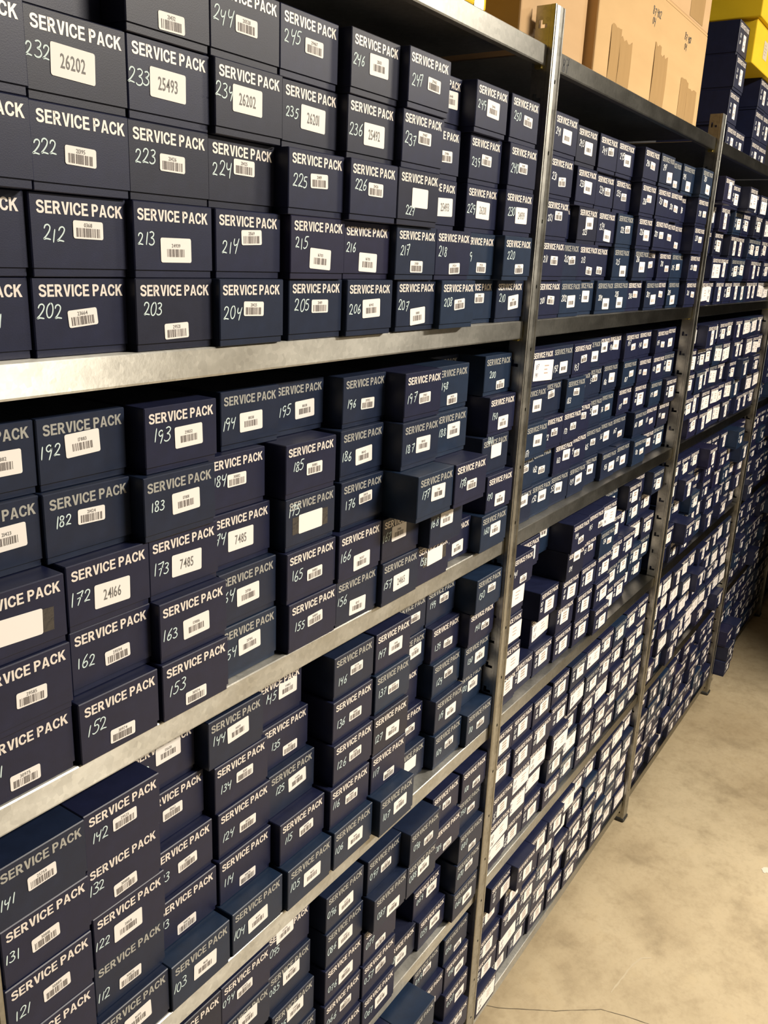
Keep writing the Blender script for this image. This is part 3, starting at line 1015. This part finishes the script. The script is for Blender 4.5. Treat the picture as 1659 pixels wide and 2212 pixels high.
def make_box(bay, n, lev, k, x, y, tint, sty, su, sv, stx, hu, hv, shown):
    z = SHELF[lev+1] + 0.0004 + k*BH
    rn = random.Random(n*13 + bay*977)
    e = empty('service_box', (x, y, z))
    place = 'near bay' if bay == 0 else 'second bay'
    where = '%s, %s, %s, %s' % (COLN[(n-1) % 10], ROWN[k], LEV[lev], place)
    if shown: lab = '%s carton marked %03d, %s' % (TN[tint], n, where)
    elif bay and sty != '-': lab = '%s carton with white sticker, %s' % (TN[tint], where)
    else: lab = 'half-hidden %s carton, %s' % (TN[tint], where)
    tag(e, lab, 'box', 'navy cartons on the %s of the %s' % (LEV[lev], place))
    link('body', BODYM[tint], e)
    lid = link('lid', LIDM[tint], e, (0, 0, BH-LH-.0003))
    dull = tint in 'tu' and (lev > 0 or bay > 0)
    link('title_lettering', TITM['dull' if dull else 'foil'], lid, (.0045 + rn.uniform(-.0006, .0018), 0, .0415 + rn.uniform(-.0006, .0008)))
    if sty != '-':
        w, h = SIZE[sty]
        su = min(max(su, w/2+1), 92-w/2 - .5); sv = min(max(sv, h/2 + 8), 62-h/2)
        tilt = {202: 5, 208: 4, 206: 2, 207: 4, 210: 5, 215: -3, 216: -2, 232: -2, 125: 3, 102: 2}.get(n, rn.uniform(-2.5, 2.5)) if bay == 0 else rn.uniform(-4, 4)
        if sty == 'B':
            tp = Flat(); tp.rect(-33, -10.5, 33, 10.5)
            tpo = link('tape', tp.mesh('tape', [M_TAPE2], 0.0002), lid, (su*.001, 0, sv*.001 - (BH-LH)))
            tpo.rotation_euler = (0, math.radians(-tilt), 0)
        s = link('sticker', STM[sty], e, (su*.001, 0, sv*.001)); s.rotation_euler = (0, math.radians(-tilt), 0)
        if sty not in 'bB':
            pf = print_flat(sty, stx, n, n + bay*500)
            p = link('sticker_print', pf.mesh('sticker_print', PRM, 0.00065), s)
    if sty != 'W':
        f = Flat(); m = M_CHALK if bay == 0 else M_WHITEMARK
        hh = rn.uniform(10.0, 12.0) if bay == 0 else rn.uniform(9.5, 11.5); t = '%03d' % n
        if hu is None: hu, hv = 17, 33
        adv = rn.uniform(.64, .76)
        if sty == 'Q':
            right = su - SIZE['Q'][0]/2 - .8; hu = max(8.5, min(hu, right - 8)) if right > 14 else 9
            f.hand('87', 0, 6.5, 8, 1.1, 0, n, centre=True, adv=.60); f.hand(t, 0, -6.5, 8, 1.1, 0, n+3, centre=True, adv=.50)
        else:
            half = 1.4*adv*hh
            if sty != '-' and abs(sv-hv) < SIZE[sty][1]/2 + hh*.4 and sty not in 'bB':
                right = su - SIZE[sty][0]/2 - .6; left = max(1.0, hu - half)
                if left + 2*half > right:
                    left = max(1.0, right - 2*half); half = (right-left)/2
                    if half < 8.5: hh *= max(.72, half/8.5)
                    adv = max(.40, half/1.4/hh); hu = (left+right)/2
            hu = max(hu, half + 1)
            if n not in (175, 180) or bay: hv = min(hv, 37)
            f.hand(t, 0, 0, hh, 1.15 if bay == 0 else 1.3, 0, n, centre=True, adv=adv)
        link('handwritten_number', f.mesh('handwritten_number', [m], 0.0003), lid, (hu*.001, 0, hv*.001 - (BH-LH)))
    return e
def parse(D, bay):
    out = []
    for ln in D.strip().split('\n'):
        p = ln.split()
        out.append(dict(bay=bay, n=int(p[0]), lev=int(p[1]), k=int(p[2]), x=int(p[3])*1e-4, y=int(p[4])*1e-4, tint=p[5].lower(), default=p[5].isupper(),
                        sty=p[6], su=int(p[7]), sv=int(p[8]), stx=p[9], hu=int(p[10]) if len(p) > 10 else None, hv=int(p[11]) if len(p) > 10 else None))
    return out
B1 = parse(DATA1, 0); B2 = parse(DATA2, 1)
EXTRA1 = {242, 169, 179, 78, 79, 68, 93, 64, 74}          # cartons of the near bay of which only a little shows
for r in B1:
    if not r['default'] or r['n'] in EXTRA1:
        if r['n'] in (169, 179, 189, 79, 78, 68): r['y'] = max(r['y'], .05)
        make_box(0, r['n'], r['lev'], r['k'], r['x'], r['y'], r['tint'], r['sty'], r['su'], r['sv'], r['stx'], r['hu'], r['hv'], r['hu'] is not None)
    elif r['x'] > -1.2: STUFF.append(r)
for r in B2:
    col = (r['n']-1) % 10
    if col < 4 or (col == 4 and r['lev'] < 3):
        if r['sty'] == '-' and r['y'] < .07: r['sty'], r['su'], r['sv'] = ('Q' if r['lev'] > 1 else 's'), 50, 30
        make_box(1, r['n'], r['lev'], r['k'], r['x'], r['y'], r['tint'], r['sty'], r['su'], r['sv'], r['stx'], r['hu'], r['hv'], r['hu'] is not None or r['sty'] == 'W')
    else: STUFF.append(r)

# farther bays: the same kind of carton, too many and too small to single out
rn = random.Random(77)
for b in (2, 3, 4):
    for lev in range(5):
        for k in range(5):
            x = b*PIT - PIT + PIT + .0225 - PIT*0
            x = (b-1)*PIT + .0225
            slack = (PIT - .043) - 10*(BW+.0004)
            for c in range(10):
                g = rn.uniform(0, min(slack, .009)); slack -= g; x += g
                pr = rn.random()
                y = rn.uniform(.006, .026) if pr < .72 else rn.uniform(-.025, .05)
                if b == 2 and lev == 4: y = rn.uniform(.004, .022)
                if b == 3 and lev == 4: y = rn.uniform(.004, .02) - (.05 if c < 2 and k < 3 else 0)
                if rn.random() < .02 and k == 4: x += BW + .0004; continue
                if b == 2: sty = rn.choice(['W', 'W', 'Q', 'V', 'V', 'Q'] if lev < 4 else ['q', 'q', 's', 'm'])
                else: sty = rn.choice(['q', 's', 'q', 'q', 'm'])
                if b == 2 and lev == 2: sty = rn.choice(['Q', 'q', 'q', 'V'])
                w, h = SIZE[sty]
                STUFF.append(dict(bay=b, n=(4-lev)*50+k*10+c+1, lev=lev, k=k, x=x, y=y, tint=rn.choice('nnnnpctu'), sty=sty, su=rn.uniform(46, 56), sv=rn.uniform(26, 34),
                                  stx='-', hu=rn.uniform(13, 20), hv=rn.uniform(26, 36), default=False))
                x += BW + .0004

class Big:
    def __init__(s): s.V = []; s.F = []; s.M = []
    def add(s, V, F, m):
        b = len(s.V); s.V += V; s.F += [tuple(i+b for i in f) for f in F]; s.M += ([m]*len(F) if isinstance(m, int) else m)
def mesh_arrays(me):
    return [tuple(v.co) for v in me.vertices], [tuple(p.vertices) for p in me.polygons]
LV, LF = mesh_arrays(LIDM['n']); OV, OF = mesh_arrays(BODYM['n'])
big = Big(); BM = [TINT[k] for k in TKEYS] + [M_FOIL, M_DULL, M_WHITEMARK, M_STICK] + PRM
for r in STUFF:
    x, y, z = r['x'], r['y'], SHELF[r['lev']+1] + .0004 + r['k']*BH
    ti = TKEYS.index(r['tint']); rr = random.Random(r['n'] + r['bay']*1000)
    big.add([(a+x, b+y, c+z) for a, b, c in OV], OF, ti)
    zl = z + BH - LH - .0003
    big.add([(a+x, b+y, c+zl) for a, b, c in LV], LF, ti)
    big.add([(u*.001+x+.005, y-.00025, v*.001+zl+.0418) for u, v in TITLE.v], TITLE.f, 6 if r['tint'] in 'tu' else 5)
    sty = r['sty']
    if sty == '-' and r['bay'] > 0: sty, r['su'], r['sv'] = rr.choice('QQQQQW' if r['lev'] > 1 else 'smmQ'), rr.uniform(45, 55), rr.uniform(24, 34)
    if sty != '-':
        w, h = SIZE[sty]; su = min(max(r['su'], w/2+1), 91-w/2); sv = min(max(r['sv'], h/2+8), 62-h/2)
        ta = math.radians(rr.uniform(-4, 4)); ca, sa = math.cos(ta), math.sin(ta)
        R = lambda p: (x + (su + p[0]*ca - p[1]*sa)*.001, z + (sv + p[0]*sa + p[1]*ca)*.001)
        f = Flat(); f.rrect(-w/2, -h/2, w/2, h/2, 1.6)
        big.add([(R(p)[0], y-.0005, R(p)[1]) for p in f.v], f.f, 8)
        if sty not in 'bBL':
            f = print_flat(sty, '-', r['n'], r['n']*3 + r['bay'], True)
            big.add([(R(p)[0], y-.0007, R(p)[1]) for p in f.v], f.f, [9+m for m in f.m])
    if sty not in 'WV':
        f = Flat(); hu = r['hu'] if r['hu'] is not None else 15; hv = r['hv'] if r['hv'] is not None else 32
        if sty in 'Qq' and r['bay'] > 0:
            f.hand('87', 0, 6.5, 8, 1.2, 0, r['n'], centre=True, adv=.62); f.hand('%03d' % r['n'], 0, -6.5, 8, 1.2, 0, r['n']+3, centre=True, adv=.55)
        else: f.hand('%03d' % r['n'], 0, 0, 10.5, 1.4, 0, r['n'], centre=True)
        big.add([(x + (max(hu, 11.5)+u)*.001, y-.0003, z + (hv+v)*.001) for u, v in f.v], f.f, 7)
o = link('service_boxes_beyond', mesh('service_boxes_beyond', big.V, big.F, BM, big.M))
tag(o, 'hundreds of smaller navy cartons with white stickers filling the farther bays', 'boxes', None, 'stuff')

# ------------------------------------------------------------------ things standing on the top of the rack
ZT = SHELF[0] + .0004
def cardbox(name, x0, x1, y0, y1, z0, z1, mat, label, cat, split=True):
    e = empty(name, (x0, y0, z0)); tag(e, label, cat)
    w, d, h = x1-x0, y1-y0, z1-z0
    link('carton_body', box_mesh('carton_body', 0, w, 0, d, 0, h-.004, mat, .003, 2), e)
    bm = bmesh.new()
    bm_box(bm, .001, w-.001, .001, d*.497, h-.004, h); bm_box(bm, .001, w-.001, d*.503, d-.001, h-.004, h)
    link('top_flaps', bm_mesh('top_flaps', bm, mat), e)
    return e
def patch(parent, name, u0, v0, u1, v1, mat, off=.0004, jag=0.0, seed=0, bulge=0.0):
    """a strip stuck on the front of a carton, with an uneven top"""
    rn = random.Random(seed); n = 6; top = [v1 + rn.uniform(-jag, jag) for _ in range(n+1)]
    V = []; F = []; m = 5
    for j in range(m+1):
        for i in range(n+1):
            t = j/m; V.append((u0+(u1-u0)*i/n, -off - bulge*abs(math.sin(i*1.9+seed))*math.sin(math.pi*t), v0+(top[i]-v0)*t))
    for j in range(m):
        for i in range(n): a = j*(n+1)+i; F.append((a, a+1, a+n+2, a+n+1))
    return link(name, mesh(name, V, F, mat, None, True), parent)
yb = cardbox('yellow_carton', -.52, -.212, .010, .26, ZT, ZT+.19, M_YEL, 'yellow carton at the top left edge on the near bay, above the 248 carton', 'box')
patch(yb, 'tape', .275, .0, .300, .12, M_TAPE, .0004, .004, 2)
c1 = cardbox('cardboard_box', -.056, .190, .038, .30, ZT, ZT+.30, M_CARD2, 'narrower brown cardboard box behind the first upright top', 'box')
c2 = cardbox('cardboard_box', .197, .849, .021, .33, ZT, ZT+.195, M_CARD, 'wide brown cardboard box with clear tape strips on the second bay', 'box')
for i, (a, b, t, s) in enumerate(((.262, .372, 2.045, 1), (.500, .585, 2.062, 2), (.690, .815, 2.036, 3))):
    patch(c2, 'tape', a-.197, .002, a-.197+(b-a)*.46, t-ZT, M_TAPE, .0005, .003, s, .0012)
    patch(c2, 'tape', a-.197+(b-a)*.42, .002, b-.197, t-ZT-.012, M_TAPE, .0007, .004, s+7, .0012)
fl = Flat(); fl.hand('87', 0, 0, 14, 1.7, 0, 3); fl.hand('402', 24, 0, 12, 1.7, 0, 5)
link('marker_writing', fl.mesh('marker_writing', [M_BLACKPEN], .0004), c2, (.268, 0, .152))
fl = Flat(); fl.hand('04', 0, 0, 12, 1.7, 0, 8)
link('marker_writing', fl.mesh('marker_writing', [M_BLACKPEN], .0004), c2, (.272, 0, .135))
fl = Flat(); fl.hand('87', 0, 0, 13, 1.7, 0, 13); fl.hand('402', 24, 0, 11, 1.7, 0, 15)
link('marker_writing', fl.mesh('marker_writing', [M_BLACKPEN], .0004), c2, (.483, 0, .152))
fl = Flat(); fl.hand('04', 0, 0, 12, 1.7, 0, 18)
link('marker_writing', fl.mesh('marker_writing', [M_BLACKPEN], .0004), c2, (.489, 0, .134))
c3 = cardbox('cardboard_box', .30, .852, .023, .33, ZT+.1953, ZT+.42, M_CARD2, 'brown cardboard box stacked on the wide taped cardboard box', 'box')
patch(c3, 'tape', .40, .006, .50, .12, M_TAPE, .0005, .004, 22, .001)
# tall navy cartons stacked in two piles on the third bay
TW, TH, TD = .112, .0885, .20
TALL_L = lid_mesh(TINT['n'], TW, TH-.008, TD); TALL_B = tray_mesh(TINT['n'], TW, TH, TD)
TT = title_flat(98, 11.5).mesh('title_lettering', [M_FOIL], .00025)
def tall_box(x, y, z, n, sty, label):
    e = empty('tall_service_box', (x, y, z)); tag(e, label, 'box', 'larger navy cartons piled on top of the rack')
    link('body', TALL_B, e); lid = link('lid', TALL_L, e, (0, 0, .0077))
    link('title_lettering', TT, lid, (.006, 0, .0625))
    s = link('sticker', STM[sty], e, (.066, 0, .040)); link('sticker_print', print_flat(sty, '-', n, n).mesh('sticker_print', PRM, .00065), s)
    f = Flat(); f.hand('87', 0, 8, 10, 1.3, 0, n, centre=True); f.hand('%03d' % n, 0, -8, 9, 1.3, 0, n+1, centre=True, adv=.58)
    link('handwritten_number', f.mesh('handwritten_number', [M_WHITEMARK], .0003), lid, (.022, 0, .036))
PN = ['lowest', 'second', 'third', 'topmost']
for k in range(4):
    tall_box(1.385 + (.006, 0, .004, .010)[k], .086 + (.0, .004, .0, .006)[k], ZT + k*(TH+.0003), 11+k, 'V',
             '%s larger navy carton of the pile beside the cardboard boxes' % PN[k])
tall_box(1.505, .088, ZT, 21, 'V', 'larger navy carton squeezed between the two piles on the rack top')
for k in range(3):
    tall_box(1.722 + (.0, .005, .002)[k], .088 + (.0, .003, .0)[k], ZT + k*(TH+.0003), 31+k, 'V',
             '%s larger navy carton of the right pile under the yellow cartons' % PN[k])
for k in range(3): tall_box(1.838, .09, ZT + k*(TH+.0003), 41+k, 'V', '%s larger navy carton at the right edge of the photo on the rack top' % PN[k])
def yellow(x0, x1, y0, y1, z0, z1, label, s):
    e = cardbox('yellow_carton', x0, x1, y0, y1, z0, z1, M_YEL, label, 'box')
    f = Flat(); f.rrect(-26, -24, 26, 24, 3)
    st = link('sticker', f.mesh('sticker', [simple('faded_label_%d' % s, (.58, .50, .38), .6)], .0005), e, ((x1-x0)*.32, 0, (z1-z0)*.5))
    f = Flat(); rq = random.Random(s)
    for r_ in range(4): f.rect(-16, 12-8*r_, rq.uniform(0, 16), 14-8*r_)
    link('sticker_print', f.mesh('sticker_print', [M_BROWNINK], .0007), st)
zy = ZT + 3*(TH+.0003)
yellow(1.512, 1.96, .075, .33, zy, zy+.115, 'yellow carton with faded label lying on the right navy pile', 1)
yellow(1.500, 1.93, .065, .33, zy+.1155, zy+.23, 'uppermost yellow carton at the top right corner', 2)
